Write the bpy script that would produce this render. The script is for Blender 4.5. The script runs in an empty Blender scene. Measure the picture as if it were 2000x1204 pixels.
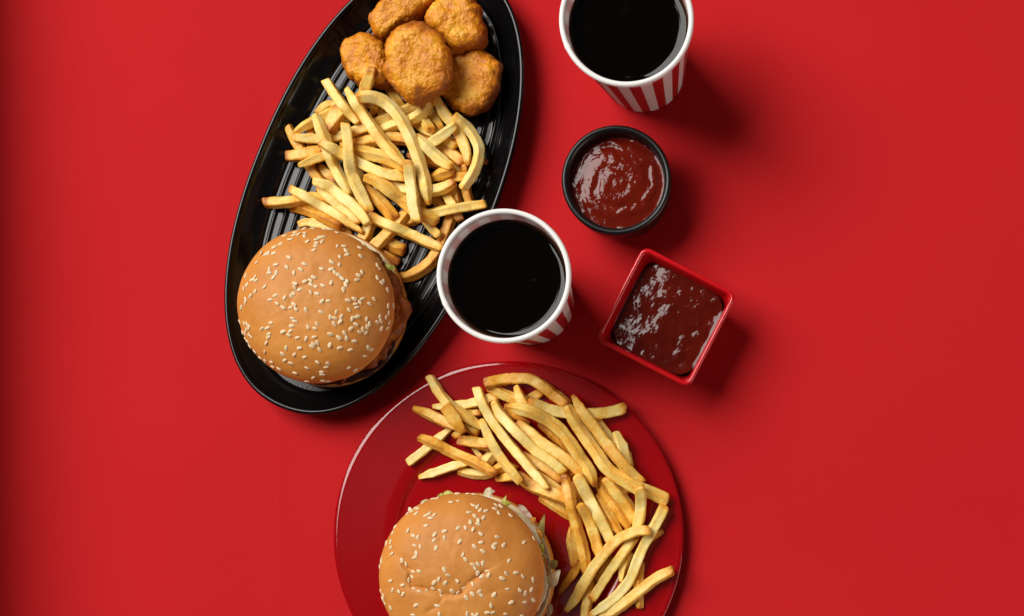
import bpy, math, random
import numpy as np
from mathutils import Vector, Matrix, noise
from mathutils.bvhtree import BVHTree

random.seed(7)
R = math.radians
scene = bpy.context.scene
C = scene.collection

# ---------------------------------------------------------------- camera, light, exposure
CAM_H = 1.0                 # camera height over the table, looking straight down
FPX = 2844.0                # focal length in photograph pixels
NX, NY = 1566.0, 1093.0     # the point of the photograph straight below the lens (an off-centre crop)
cam_d = bpy.data.cameras.new('camera')
cam = bpy.data.objects.new('camera', cam_d)
C.objects.link(cam)
cam.location = (0, 0, CAM_H)
cam_d.sensor_fit = 'HORIZONTAL'
cam_d.sensor_width = 36.0
cam_d.lens = 36.0 * FPX / 2000.0
cam_d.shift_x = (1000 - NX) / 2000.0
cam_d.shift_y = (NY - 602) / 2000.0
cam_d.clip_start = 0.01
cam_d.clip_end = 20
scene.camera = cam

world = bpy.data.worlds.new('World')
scene.world = world
world.use_nodes = True
wb = world.node_tree.nodes['Background']
wb.inputs[0].default_value = (1.0, 0.93, 0.88, 1)
wb.inputs[1].default_value = 0.075

def softbox(name, loc, target, sx, sy, power, color, spread=180):
    d = bpy.data.lights.new(name, 'AREA')
    d.shape = 'RECTANGLE'
    d.size, d.size_y = sx, sy
    d.energy = power
    d.color = color
    d.spread = R(spread)
    o = bpy.data.objects.new(name, d)
    C.objects.link(o)
    o.location = loc
    v = Vector(target) - Vector(loc)
    o.rotation_euler = v.to_track_quat('-Z', 'Y').to_euler()
    return o

ctr = Vector((-0.20, 0.17, 0.0))
kd = Vector((-0.80, 0.60, 0)) * math.cos(R(50)) + Vector((0, 0, math.sin(R(50))))
softbox('key_softbox', ctr + kd * 4.2, ctr, 2.70, 3.00, 252.0, (1.0, 0.965, 0.92))
# white reflector card standing low on the right, bouncing light back onto the shaded sides
softbox('bounce_card', (1.05, -0.55, 0.26), (-0.15, 0.15, 0.03), 0.9, 0.5, 4.6, (1.0, 0.88, 0.78))
# dim panel high above, seen only as a faint sheen in glossy glaze
softbox('ceiling_panel', (-0.86, -0.05, 4.0), (-0.27, 0.08, 0), 0.26, 0.34, 0.055, (1.0, 0.95, 0.95))

vs = scene.view_settings
vs.view_transform = 'Standard'
vs.look = 'None'
vs.exposure = 0.0
vs.gamma = 1.0
vs.use_curve_mapping = False

# ---------------------------------------------------------------- helpers
def P(px, py, z=0.0):
    """the point at height z that the photograph shows at pixel (px, py)"""
    s = (CAM_H - z) / FPX
    return Vector(((px - NX) * s, (NY - py) * s, z))

def tag(o, label=None, cat=None, group=None, kind=None):
    if label: o['label'] = label
    if cat: o['category'] = cat
    if group: o['group'] = group
    if kind: o['kind'] = kind
    return o

def empty(name, loc, label, cat, group=None, rz=0.0):
    o = bpy.data.objects.new(name, None)
    C.objects.link(o)
    o.location = loc
    o.rotation_euler = (0, 0, rz)
    o.empty_display_size = 0.01
    return tag(o, label, cat, group)

def mesh(name, verts, faces, mat, parent=None, smooth=True, attrs=None, loc=None):
    me = bpy.data.meshes.new(name)
    me.from_pydata([tuple(v) for v in verts], [], [tuple(f) for f in faces])
    if smooth:
        me.polygons.foreach_set('use_smooth', [True] * len(me.polygons))
    if attrs:
        for k, vals in attrs.items():
            a = me.attributes.new(k, 'FLOAT', 'POINT')
            a.data.foreach_set('value', np.asarray(vals, dtype=np.float32))
    me.materials.append(mat)
    me.update()
    o = bpy.data.objects.new(name, me)
    C.objects.link(o)
    if parent: o.parent = parent
    if loc is not None: o.location = loc
    return o

def ring_faces(rings, n, closed=True):
    """quads between consecutive rings of n points"""
    f = []
    for i in range(rings - 1):
        for j in range(n if closed else n - 1):
            k = (j + 1) % n
            f.append((i * n + j, i * n + k, (i + 1) * n + k, (i + 1) * n + j))
    return f

def lathe(profile, n=128, cap_start=False, cap_end=False):
    v, f = [], []
    for r, z in profile:
        for j in range(n):
            a = 2 * math.pi * j / n
            v.append((r * math.cos(a), r * math.sin(a), z))
    f = ring_faces(len(profile), n)
    if cap_start: f.append(tuple(reversed(range(n))))
    if cap_end: f.append(tuple(range((len(profile) - 1) * n, len(profile) * n)))
    return v, f

def spline(pts, per=8):
    """Catmull-Rom through points given as tuples"""
    p = [np.array(q, float) for q in pts]
    if len(p) == 2:
        return [p[0] + (p[1] - p[0]) * t for t in np.linspace(0, 1, per + 1)]
    e = [2 * p[0] - p[1]] + p + [2 * p[-1] - p[-2]]
    out = []
    for i in range(1, len(e) - 2):
        for k in range(per):
            t = k / per
            a, b, c, d = e[i - 1], e[i], e[i + 1], e[i + 2]
            out.append(0.5 * (2 * b + (c - a) * t + (2 * a - 5 * b + 4 * c - d) * t * t + (3 * b - a - 3 * c + d) * t ** 3))
    out.append(p[-1])
    return out

def fbm(x, y, z, octv=3):
    return noise.fractal(Vector((x, y, z)), 1.0, 2.0, octv)

# ---------------------------------------------------------------- materials
class Mat:
    def __init__(s, name):
        s.m = bpy.data.materials.new(name)
        s.m.use_nodes = True
        s.nt = s.m.node_tree
        s.b = s.nt.nodes['Principled BSDF']
    def n(s, t, **kw):
        nd = s.nt.nodes.new(t)
        for k, v in kw.items():
            if k in nd.inputs: nd.inputs[k].default_value = v
            else: setattr(nd, k, v)
        return nd
    def l(s, a, b): s.nt.links.new(a, b)
    def set(s, **kw):
        names = {'color': 'Base Color', 'rough': 'Roughness', 'spec': 'Specular IOR Level', 'sss': 'Subsurface Weight',
                 'sss_r': 'Subsurface Radius', 'sss_s': 'Subsurface Scale', 'coat': 'Coat Weight', 'coat_r': 'Coat Roughness',
                 'ior': 'IOR', 'trans': 'Transmission Weight', 'sheen': 'Sheen Weight'}
        for k, v in kw.items():
            if k == 'color' and len(v) == 3: v = (*v, 1)
            s.b.inputs[names[k]].default_value = v
        return s
    def coord(s):
        if not hasattr(s, 'tc'): s.tc = s.n('ShaderNodeTexCoord')
        return s.tc.outputs['Object']
    def noise(s, scale, detail=3.0, rough=0.55):
        nd = s.n('ShaderNodeTexNoise', Scale=scale, Detail=detail, Roughness=rough)
        s.l(s.coord(), nd.inputs['Vector'])
        return nd.outputs['Fac']
    def ramp(s, fac, stops):
        nd = s.n('ShaderNodeValToRGB')
        el = nd.color_ramp.elements
        while len(el) < len(stops): el.new(0.5)
        for e, (p, c) in zip(el, stops):
            e.position = p
            e.color = (*c, 1)
        s.l(fac, nd.inputs['Fac'])
        return nd.outputs['Color']
    def mix(s, fac, a, b, mode='MIX'):
        nd = s.n('ShaderNodeMix', data_type='RGBA', blend_type=mode)
        for sock, v in ((nd.inputs[0], fac), (nd.inputs[6], a), (nd.inputs[7], b)):
            if hasattr(v, 'is_output'): s.l(v, sock)
            else: sock.default_value = v if not isinstance(v, tuple) else (*v, 1)
        return nd.outputs[2]
    def math(s, op, a, b=0.0, clamp=False):
        nd = s.n('ShaderNodeMath', operation=op, use_clamp=clamp)
        for sock, v in ((nd.inputs[0], a), (nd.inputs[1], b)):
            if hasattr(v, 'is_output'): s.l(v, sock)
            else: sock.default_value = v
        return nd.outputs[0]
    def attr(s, name):
        nd = s.n('ShaderNodeAttribute', attribute_name=name)
        return nd.outputs['Fac']
    def rand(s):
        return s.n('ShaderNodeObjectInfo').outputs['Random']
    def color(s, out): s.l(out, s.b.inputs['Base Color'])
    def bump(s, h, strength=0.3, dist=0.001):
        nd = s.n('ShaderNodeBump', Strength=strength, Distance=dist)
        if hasattr(s, 'lastb'): s.l(s.lastb, nd.inputs['Normal'])
        s.l(h, nd.inputs['Height'])
        s.lastb = nd.outputs['Normal']
        s.l(s.lastb, s.b.inputs['Normal'])

def simple(name, color, rough=0.4, **kw):
    return Mat(name).set(color=color, rough=rough, **kw)

# red paper
mt = Mat('red_paper').set(rough=0.75, spec=0.05)
big = mt.noise(4.0, 3.0)
col = mt.ramp(big, [(0.3, (0.500, 0.0105, 0.0130)), (0.7, (0.535, 0.0125, 0.0152))])
fib = mt.noise(950, 3.0, 0.8)
col = mt.mix(mt.ramp(fib, [(0.35, (0, 0, 0)), (0.75, (1, 1, 1))]), col, mt.mix(0.12, col, (0.80, 0.08, 0.09)))
mt.color(col)
mt.bump(mt.noise(900, 3.0, 0.75), 0.16, 0.0005)
mt.bump(mt.noise(70, 4.0), 0.06, 0.0012)
M_PAPER = mt.m

# black glazed tray
mt = Mat('black_glaze').set(color=(0.0040, 0.0037, 0.0040), rough=0.20, spec=0.33)
rr = mt.math('MULTIPLY_ADD', mt.noise(45, 4.0), 0.11)
rr.node.inputs[2].default_value = 0.08
mt.l(rr, mt.b.inputs['Roughness'])
mt.bump(mt.noise(700, 2.0), 0.04, 0.0004)
M_TRAY = mt.m

mt = Mat('black_stoneware').set(color=(0.006, 0.0062, 0.0065), rough=0.36, spec=0.42)
mt.bump(mt.noise(1400, 2.0), 0.10, 0.0003)
M_RAMEKIN = mt.m

mt = Mat('dark_red_glaze').set(rough=0.08, spec=0.5)
mt.color(mt.ramp(mt.noise(12, 2.0), [(0.3, (0.300, 0.0008, 0.0030)), (0.7, (0.320, 0.0009, 0.0034))]))
mt.bump(mt.noise(25, 2.0), 0.02, 0.002)
M_PLATE = mt.m

mt = Mat('bright_red_glaze').set(color=(0.56, 0.0060, 0.0105), rough=0.10, spec=0.5)
mt.bump(mt.noise(60, 2.0), 0.03, 0.002)
M_SQUARE = mt.m

# fries
mt = Mat('fried_potato').set(rough=0.34, spec=0.42, sss=0.20, sss_r=(0.0045, 0.0020, 0.0005), sss_s=1.0)
f1 = mt.noise(85, 4.0, 0.6)
f2 = mt.noise(420, 3.0, 0.6)
t = mt.math('ADD', mt.math('MULTIPLY', mt.rand(), 0.26), mt.math('MULTIPLY', f1, 0.62))
t = mt.math('ADD', t, mt.math('MULTIPLY', f2, 0.30))
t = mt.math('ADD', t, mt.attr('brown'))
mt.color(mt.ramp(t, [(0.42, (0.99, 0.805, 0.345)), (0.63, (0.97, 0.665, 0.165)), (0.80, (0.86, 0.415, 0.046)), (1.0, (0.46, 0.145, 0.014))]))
mt.bump(mt.noise(300, 5.0, 0.65), 0.50, 0.0013)
mt.bump(mt.noise(1400, 2.0), 0.35, 0.0004)
M_FRY = mt.m

# nuggets and patty
def breading(name, dark, midc, light, top):
    mt = Mat(name).set(rough=0.36, spec=0.40, sss=0.10, sss_r=(0.004, 0.0015, 0.0004), sss_s=1.0)
    a = mt.noise(48, 5.0, 0.62)
    b = mt.noise(480, 4.0, 0.6)
    t = mt.math('ADD', mt.math('MULTIPLY', a, 0.86), mt.math('MULTIPLY', b, 0.24))
    t = mt.math('ADD', t, mt.attr('brown'))
    mt.color(mt.ramp(t, [(0.38, top), (0.49, light), (0.61, midc), (0.80, dark)]))
    vor = mt.n('ShaderNodeTexVoronoi', Scale=620)
    mt.l(mt.coord(), vor.inputs['Vector'])
    mt.bump(mt.noise(760, 4.0, 0.75), 0.50, 0.0008)
    mt.bump(vor.outputs['Distance'], 0.12, 0.0005)
    return mt.m
M_NUGGET = breading('nugget_breading', (0.33, 0.078, 0.004), (0.66, 0.215, 0.008), (0.84, 0.375, 0.018), (0.92, 0.560, 0.085))
M_PATTY = breading('patty_breading', (0.16, 0.034, 0.003), (0.44, 0.115, 0.007), (0.62, 0.205, 0.013), (0.74, 0.310, 0.032))

# buns
def bun_mat(name, crust, crust2, pale, crumb):
    mt = Mat(name).set(rough=0.52, spec=0.26, sss=0.08, sss_r=(0.004, 0.0018, 0.0006), sss_s=1.0)
    a = mt.noise(38, 4.0, 0.6)
    col = mt.ramp(a, [(0.3, crust), (0.7, crust2)])
    spot = mt.noise(210, 4.0, 0.65)
    col = mt.mix(mt.ramp(spot, [(0.56, (0, 0, 0)), (0.74, (0.55, 0.55, 0.55))]), col, (0.46, 0.150, 0.026))
    brd = mt.noise(14, 2.0)
    col = mt.mix(mt.ramp(brd, [(0.40, (0, 0, 0)), (0.68, (0.85, 0.85, 0.85))]), col, (0.52, 0.185, 0.034))
    e = mt.attr('edge')
    w = mt.math('ADD', e, mt.math('MULTIPLY', mt.math('SUBTRACT', mt.noise(70, 4.0), 0.5), 0.25))
    col = mt.mix(mt.ramp(w, [(0.25, (0, 0, 0)), (0.75, (1, 1, 1))]), col, pale)
    col = mt.mix(mt.ramp(w, [(1.25 / 1.6 - 0.06, (0, 0, 0)), (1.25 / 1.6 + 0.06, (1, 1, 1))]), col, crumb)
    mt.color(col)
    mt.bump(mt.noise(120, 5.0, 0.6), 0.16, 0.0014)
    mt.bump(mt.noise(420, 3.0, 0.6), 0.10, 0.0006)
    mt.bump(mt.noise(900, 3.0), 0.16, 0.0004)
    return mt.m
M_BUN = bun_mat('bun_crust', (0.64, 0.245, 0.042), (0.72, 0.310, 0.066), (0.74, 0.390, 0.130), (0.80, 0.62, 0.36))

mt = Mat('sesame').set(rough=0.38, spec=0.4, sss=0.15, sss_r=(0.002, 0.0012, 0.0006), sss_s=1.0)
t = mt.math('ADD', mt.attr('core'), mt.math('MULTIPLY', mt.rand(), 0.25))
mt.color(mt.ramp(t, [(0.2, (0.88, 0.745, 0.52)), (0.8, (0.84, 0.670, 0.42)), (1.15 / 1.25, (0.76, 0.55, 0.29))]))
M_SEED = mt.m

def leafmat(name, c1, c2, rough=0.4):
    mt = Mat(name).set(rough=rough, spec=0.4, sss=0.25, sss_r=(0.003, 0.003, 0.001), sss_s=1.0)
    mt.color(mt.ramp(mt.noise(160, 4.0), [(0.35, c1), (0.68, c2)]))
    mt.bump(mt.noise(300, 3.0), 0.3, 0.001)
    return mt.m
M_LET_PALE = leafmat('lettuce_pale', (0.78, 0.72, 0.52), (0.66, 0.58, 0.34))
M_LET_GREEN = leafmat('lettuce_green', (0.62, 0.60, 0.14), (0.36, 0.40, 0.06))
M_LET_OLIVE = leafmat('lettuce_olive', (0.40, 0.34, 0.11), (0.24, 0.20, 0.05))
M_CHEESE = leafmat('cheese', (0.80, 0.34, 0.03), (0.72, 0.25, 0.02), 0.35)
M_ONION = leafmat('onion', (0.62, 0.48, 0.36), (0.48, 0.33, 0.22))
M_SAUCE_DARK = leafmat('burger_sauce', (0.060, 0.016, 0.009), (0.035, 0.008, 0.006), 0.25)

def saucemat(name, c1, c2):
    mt = Mat(name).set(rough=0.095, spec=0.30, sss=0.05, sss_r=(0.003, 0.0006, 0.0002), sss_s=1.0)
    mt.color(mt.ramp(mt.noise(70, 4.0), [(0.35, c1), (0.7, c2)]))
    mt.bump(mt.noise(480, 3.0, 0.6), 0.16, 0.0006)
    return mt.m
M_KETCHUP = saucemat('ketchup', (0.122, 0.0062, 0.0018), (0.152, 0.0092, 0.0023))
M_BBQ = saucemat('barbecue_sauce', (0.082, 0.0042, 0.0017), (0.112, 0.0068, 0.0022))

# paper cup print: sixteen red stripes on the outside, showing faintly through on the inside
def cup_mat(phase):
    mt = Mat('striped_card').set(rough=0.45, spec=0.3)
    sep = mt.n('ShaderNodeSeparateXYZ')
    mt.l(mt.coord(), sep.inputs[0])
    ang = mt.math('ARCTAN2', sep.outputs[1], sep.outputs[0])
    u = mt.math('FRACT', mt.math('ADD', mt.math('MULTIPLY', ang, 16 / (2 * math.pi)), 20.0 + phase))
    stripe = mt.math('GREATER_THAN', u, 0.5)
    white = mt.ramp(mt.noise(300, 3.0), [(0.3, (0.87, 0.84, 0.82)), (0.7, (0.90, 0.88, 0.86))])
    red = (0.50, 0.0095, 0.013)
    outside = mt.mix(stripe, white, red)
    inside = mt.mix(stripe, (0.88, 0.855, 0.83), (0.84, 0.745, 0.725))
    mt.color(mt.mix(mt.attr('inside'), outside, inside))
    mt.bump(mt.noise(900, 2.0), 0.05, 0.0003)
    tr = mt.n('ShaderNodeBsdfTranslucent')
    mt.l(mt.mix(mt.attr('inside'), mt.mix(stripe, (0.95, 0.92, 0.90), (0.90, 0.55, 0.52)), (0.95, 0.92, 0.90)), tr.inputs['Color'])
    mx = mt.n('ShaderNodeMixShader')
    mt.l(mt.math('ADD', mt.math('MULTIPLY', mt.attr('inside'), 0.34), 0.28), mx.inputs[0])
    out = [n_ for n_ in mt.nt.nodes if n_.type == 'OUTPUT_MATERIAL'][0]
    mt.l(mt.b.outputs[0], mx.inputs[1]); mt.l(tr.outputs[0], mx.inputs[2]); mt.l(mx.outputs[0], out.inputs['Surface'])
    return mt.m
M_LIP = simple('white_card', (0.91, 0.89, 0.865), 0.35, spec=0.4).m
mt = Mat('cola').set(rough=0.03, spec=0.4, ior=1.34)
mt.color(mt.mix(mt.attr('thin'), (0.0012, 0.0006, 0.0003), (0.060, 0.022, 0.008)))
M_COLA = mt.m
M_FILM = simple('bubble_film', (0.05, 0.035, 0.025), 0.05, spec=0.5).m

# ---------------------------------------------------------------- table
def table():
    """one sheet of red paper; its left end, out of view, has an added upward bend that shades the left edge"""
    ys = np.linspace(-0.5, 0.85, 41)
    v = []
    fx = (545 - NX) / FPX          # a faint old fold runs down the sheet
    xs = sorted(list(np.linspace(0.65, -0.566, 40)) + [fx + d for d in (0.003, 0.0015, 0.0, -0.0015, -0.003)], reverse=True)
    for y in ys:
        h = float(np.interp(y, [-0.2, 0.55], [0.090, 0.066]))  # height of the added curl, unseen, shaped to throw shade over the left edge
        row = [(x, y, 0.00016 * max(0.0, 1 - abs(x - fx) / 0.003)) for x in xs]
        r = 0.016
        for k in range(1, 9):
            a = k / 8 * R(96)
            row.append((-0.566 - r * math.sin(a), y, r * (1 - math.cos(a))))
        bx, bz = row[-1][0], row[-1][2]
        for k in range(1, 6):
            t = k / 5 * (h - bz)
            row.append((bx + t * math.sin(R(6)), y, bz + t * math.cos(R(6))))
        ex = row[-1][0]
        for k in range(1, 9):      # the end rolls over to the left and down to the table again
            a = k / 8 * R(190)
            row.append((ex - 0.010 * (1 - math.cos(a)), y, h + 0.010 * math.sin(a)))
        tx, tz = row[-1][0], row[-1][2]
        row.append((tx - 0.004, y, tz * 0.5))
        row.append((tx - 0.010, y, 0.0))
        row.append((tx - 0.25, y, 0.0))
        cols = len(row)
        v += row
    n = cols
    f = [(i * n + k, (i + 1) * n + k, (i + 1) * n + k + 1, i * n + k + 1) for i in range(len(ys) - 1) for k in range(n - 1)]
    o = mesh('table_surface', v, f, M_PAPER)
    tag(o, 'red paper covering the table', 'table', kind='structure')
table()

# ---------------------------------------------------------------- black oval tray
TZ = 0.0082                                   # floor of the tray
t_c = P(730.5, 363.7, 0.021)
t_dir = Vector((-0.388, -0.9216, 0)).normalized()   # long axis, towards the burger end
t_a, t_b, t_n = 471 * 0.979 / FPX, 238 * 0.979 / FPX, 2.2
t_rz = math.atan2(t_dir.y, t_dir.x)
RIB = 0.0077
def super_pt(a, b, th, n=t_n):
    c, s = math.cos(th), math.sin(th)
    return (a * math.copysign(abs(c) ** (2 / n), c), b * math.copysign(abs(s) ** (2 / n), s))
TRAY_IN = [(0.0, 0.0190), (0.0003, 0.0203), (0.0009, 0.0212), (0.0018, 0.0215), (0.0030, 0.0213), (0.0037, 0.0205), (0.0042, 0.0193),
           (0.0056, 0.0176), (0.0085, 0.0146), (0.0115, 0.0120), (0.0136, 0.0108), (0.0146, 0.0106), (0.0153, 0.0101), (0.0158, 0.0091), (0.0170, 0.0083), (0.0190, 0.0079), (0.0215, 0.0076)]
TRAY_OUT = [(0.0240, 0.0012), (0.0225, 0.0008), (0.0205, 0.0012), (0.0180, 0.0040), (0.0120, 0.0080), (0.0050, 0.0140), (0.0010, 0.0175), (0.0001, 0.0184)]
def rib(v):
    q = abs((v / RIB) - round(v / RIB)) * RIB       # distance to the nearest rib crest
    return 0.0011 * math.exp(-(q / 0.00110) ** 2.2)
def tray_height(x, y):
    d = Vector((x, y, 0)) - Vector((t_c.x, t_c.y, 0))
    u = d.x * math.cos(t_rz) + d.y * math.sin(t_rz)
    v = -d.x * math.sin(t_rz) + d.y * math.cos(t_rz)
    rho = (abs(u / t_a) ** t_n + abs(v / t_b) ** t_n) ** (1 / t_n)
    if rho > 1: return 0.0215 if rho < 1.05 else 0.0
    ins = (1 - rho) * t_b * 1.12
    if ins > 0.0185: return TZ + 0.0006
    return float(np.interp(ins, [p[0] for p in TRAY_IN], [p[1] for p in TRAY_IN]))

def tray():
    root = empty('oval_tray', (t_c.x, t_c.y, 0), 'long black oval tray with ribbed floor holding nuggets, fries and a burger', 'tray', rz=t_rz)
    n = 220
    pts = [Vector((*super_pt(t_a, t_b, 2 * math.pi * (j + 0.5) / n), 0)) for j in range(n)]
    # even spacing
    cum = [0]
    for j in range(n): cum.append(cum[-1] + (pts[(j + 1) % n] - pts[j]).length)
    xs = np.interp(np.linspace(0, cum[-1], n, endpoint=False), cum, [p.x for p in pts] + [pts[0].x])
    ys = np.interp(np.linspace(0, cum[-1], n, endpoint=False), cum, [p.y for p in pts] + [pts[0].y])
    for _ in range(4):
        xs = (np.roll(xs, 1) + 2 * xs + np.roll(xs, -1)) / 4
        ys = (np.roll(ys, 1) + 2 * ys + np.roll(ys, -1)) / 4
    pts = [Vector((x, y, 0)) for x, y in zip(xs, ys)]
    nor = []
    for j in range(n):
        tdir = pts[(j + 1) % n] - pts[j - 1]
        nor.append(Vector((tdir.y, -tdir.x, 0)).normalized())
    v = []
    prof = TRAY_OUT + TRAY_IN
    for d, z in prof:
        for j in range(n):
            q = pts[j] - nor[j] * d
            v.append((q.x, q.y, z))
    f = ring_faces(len(prof), n)
    f.append(tuple(reversed(range(n))))
    mesh('tray_rim', v, f, M_TRAY, root)
    # ribbed floor
    af, bf = t_a - 0.0172, t_b - 0.0172
    nt_, ns = 260, 80
    v = []
    for i in range(nt_ + 1):
        t = -1 + 2 * i / nt_
        for k in range(ns + 1):
            u = -af * math.cos(math.pi * k / ns)
            g = max(0.0, 1 - abs(u / af) ** t_n) ** (1 / t_n)
            w = t * bf * g                         # the ribs bow with the rim
            rho = (abs(u / af) ** t_n + abs(w / bf) ** t_n) ** (1 / t_n)
            fade = min(1.0, max(0.0, (1 - rho) * bf / 0.005))
            e2 = min(1.0, max(0.0, (g - 0.35) / 0.35))
            v.append((u, w, TZ + rib(t * bf) * fade * e2))
    f = [(i * (ns + 1) + k, i * (ns + 1) + k + 1, (i + 1) * (ns + 1) + k + 1, (i + 1) * (ns + 1) + k) for i in range(nt_) for k in range(ns)]
    mesh('ribbed_floor', v, [tuple(reversed(q)) for q in f] if False else f, M_TRAY, root)
tray()

# ---------------------------------------------------------------- red plate
p_c = P(992.5, 1047.5, 0.0110)
PLATE = [(0.0, 0.0056), (0.040, 0.0056), (0.068, 0.0056), (0.0735, 0.0057), (0.0748, 0.0060), (0.0760, 0.0066), (0.0772, 0.0072), (0.0785, 0.0076), (0.0800, 0.0079), (0.0840, 0.0084),
         (0.0900, 0.0089), (0.0980, 0.0096), (0.1060, 0.0103), (0.1120, 0.0108), (0.1142, 0.01100), (0.1156, 0.01110), (0.1167, 0.01106), (0.1177, 0.01086), (0.1185, 0.0105), (0.1190, 0.0098),
         (0.1188, 0.0091), (0.1178, 0.0086), (0.1120, 0.0080), (0.1000, 0.0066), (0.0850, 0.0044), (0.0740, 0.0020), (0.0720, 0.0006), (0.0690, 0.0004), (0.0660, 0.0016), (0.0, 0.0018)]
def plate_height(x, y):
    r = math.hypot(x - p_c.x, y - p_c.y)
    top = PLATE[:19]
    return float(np.interp(r, [q[0] for q in top], [q[1] for q in top])) if r < 0.1190 else 0.0
def plate():
    pr = spline(PLATE, 3)
    pr = [(max(0.0, float(q[0])), float(q[1])) for q in pr]
    v, f = lathe(pr, 192)
    o = mesh('dinner_plate', v, f, M_PLATE, loc=(p_c.x, p_c.y, 0))
    tag(o, 'round glossy dark red plate holding fries and a burger', 'plate')
plate()

# ---------------------------------------------------------------- sauces and their bowls
def round_bowl():
    zr = 0.040
    c = P(1203.5, 351, zr)
    r = 107.5 * (CAM_H - zr) / FPX
    root = empty('round_ramekin', (c.x, c.y, 0), 'small round matte black ramekin filled with ketchup', 'bowl')
    pr = [(0.0, 0.0030), (0.022, 0.0030), (0.0285, 0.0055), (0.0300, 0.012), (r - 0.0056, 0.030), (r - 0.0048, 0.0370), (r - 0.0036, 0.0393), (r - 0.0021, 0.0401), (r - 0.0008, 0.0396),
          (r, 0.0380), (r - 0.0003, 0.0340), (r - 0.0009, 0.026), (r - 0.0022, 0.017), (r - 0.0055, 0.008), (r - 0.0105, 0.0022), (r - 0.0125, 0.0006), (r - 0.016, 0.0003), (0.0, 0.0010)]
    pr = [(max(0.0, float(q[0])), float(q[1])) for q in spline(pr, 5)]
    v, f = lathe(pr, 128)
    mesh('ramekin_wall', v, f, M_RAMEKIN, root)
    # ketchup with a swirl
    zs, rs = 0.0312, r - 0.0052
    n, m = 200, 110
    v = []
    for i in range(m + 1):
        rr = rs * i / m
        for j in range(n):
            a = 2 * math.pi * j / n
            x, y = rr * math.cos(a), rr * math.sin(a)
            ph = rr / 0.0105 * 2 * math.pi - a * 1.0 + 3.4 * fbm(x * 42, y * 42, 3.1)
            amp = 0.00036 * (1 - math.exp(-(rr / 0.004) ** 2)) * (0.45 + 0.75 * max(0.0, 0.5 + noise.noise(Vector((x * 55, y * 55, 9.0))))) * min(1, max(0.0, (rs - rr) / 0.006))
            h = amp * math.copysign(abs(math.sin(ph)) ** 0.8, math.sin(ph))
            h += 0.00030 * fbm(x * 130, y * 130, 1.0, 4) + 0.00006 * fbm(x * 700, y * 700, 2.0, 2)
            h += 0.0008 * math.exp(-(rs - rr) / 0.0016) + 0.0033 * (1 - (rr / rs) ** 2) - 0.0015
            v.append((x, y, zs + h))
    f = ring_faces(m + 1, n)
    o = mesh('ketchup', v, f, M_KETCHUP, loc=(c.x, c.y, 0))
    tag(o, 'swirled glossy red ketchup in the round black ramekin', 'ketchup')
round_bowl()

def rsq(half, rad, per=8):
    """outline of a rounded square"""
    out = []
    for q in range(4):
        cx = (half - rad) * (1 if q in (0, 3) else -1)
        cy = (half - rad) * (1 if q in (0, 1) else -1)
        for k in range(per + 1):
            a = q * math.pi / 2 + k / per * math.pi / 2
            out.append((cx + rad * math.cos(a), cy + rad * math.sin(a)))
    return out
def square_bowl():
    zr = 0.038
    c = P(1301, 619, zr)
    h = 104.5 * (CAM_H - zr) / FPX
    rz = math.atan2(-91, 176)
    root = empty('square_dipping_bowl', (c.x, c.y, 0), 'small square glossy red bowl filled with dark sauce', 'bowl', rz=rz)
    prof = [(h - 0.0160, 0.0012, 0.006), (h - 0.0120, 0.0004, 0.008), (h - 0.0095, 0.0016, 0.008), (h - 0.0065, 0.012, 0.0075), (h - 0.0030, 0.027, 0.007), (h - 0.0012, 0.0335, 0.0066), (h - 0.0003, 0.0355, 0.0064),
            (h, 0.0368, 0.0062), (h - 0.0006, 0.0378, 0.0058), (h - 0.0016, 0.0382, 0.0052), (h - 0.0026, 0.0378, 0.0046), (h - 0.0034, 0.0366, 0.0044), (h - 0.0044, 0.032, 0.0048), (h - 0.0062, 0.020, 0.0056), (h - 0.0085, 0.010, 0.006), (h - 0.014, 0.006, 0.006)]
    n = 4 * 9
    v = []
    for hh, z, rad in prof:
        v += [(x, y, z) for x, y in rsq(hh, rad)]
    f = ring_faces(len(prof), n)
    f.append(tuple(reversed(range(n))))
    f.append(tuple(range((len(prof) - 1) * n, len(prof) * n)))
    o = mesh('bowl_wall', v, f, M_SQUARE, root)
    sm = o.modifiers.new('sub', 'SUBSURF'); sm.levels = sm.render_levels = 2
    zs = 0.0270
    hs = h - 0.0049
    n = 130
    v, idx = [], {}
    for i in range(n + 1):
        for j in range(n + 1):
            a, b = -1 + 2 * i / n, -1 + 2 * j / n
            # pull the corners in so the patch follows the rounded square
            k = 1 - 0.14 * (abs(a) * abs(b)) ** 5
            x, y = a * hs * k, b * hs * k
            e = min(hs - abs(x), hs - abs(y))
            z = 0.00085 * fbm(x * 62 + 3, y * 62, 5.0, 3) + 0.00042 * noise.noise(Vector((x * 150, y * 105, 2.0))) + 0.00009 * fbm(x * 600, y * 600, 8.0, 2)
            z *= min(1.0, 0.35 + max(0.0, e) / 0.006)
            z += 0.0009 * math.exp(-max(0.0, e) / 0.0014) + 0.0027 * (1 - (a * a + b * b) / 2) - 0.0013
            v.append((x, y, zs + z))
    f = [(i * (n + 1) + j, (i + 1) * (n + 1) + j, (i + 1) * (n + 1) + j + 1, i * (n + 1) + j + 1) for i in range(n) for j in range(n)]
    o = mesh('barbecue_sauce', v, f, M_BBQ, loc=(c.x, c.y, 0))
    o.rotation_euler = (0, 0, rz)
    tag(o, 'lumpy dark brown-red sauce in the square red bowl', 'sauce')
square_bowl()

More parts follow.
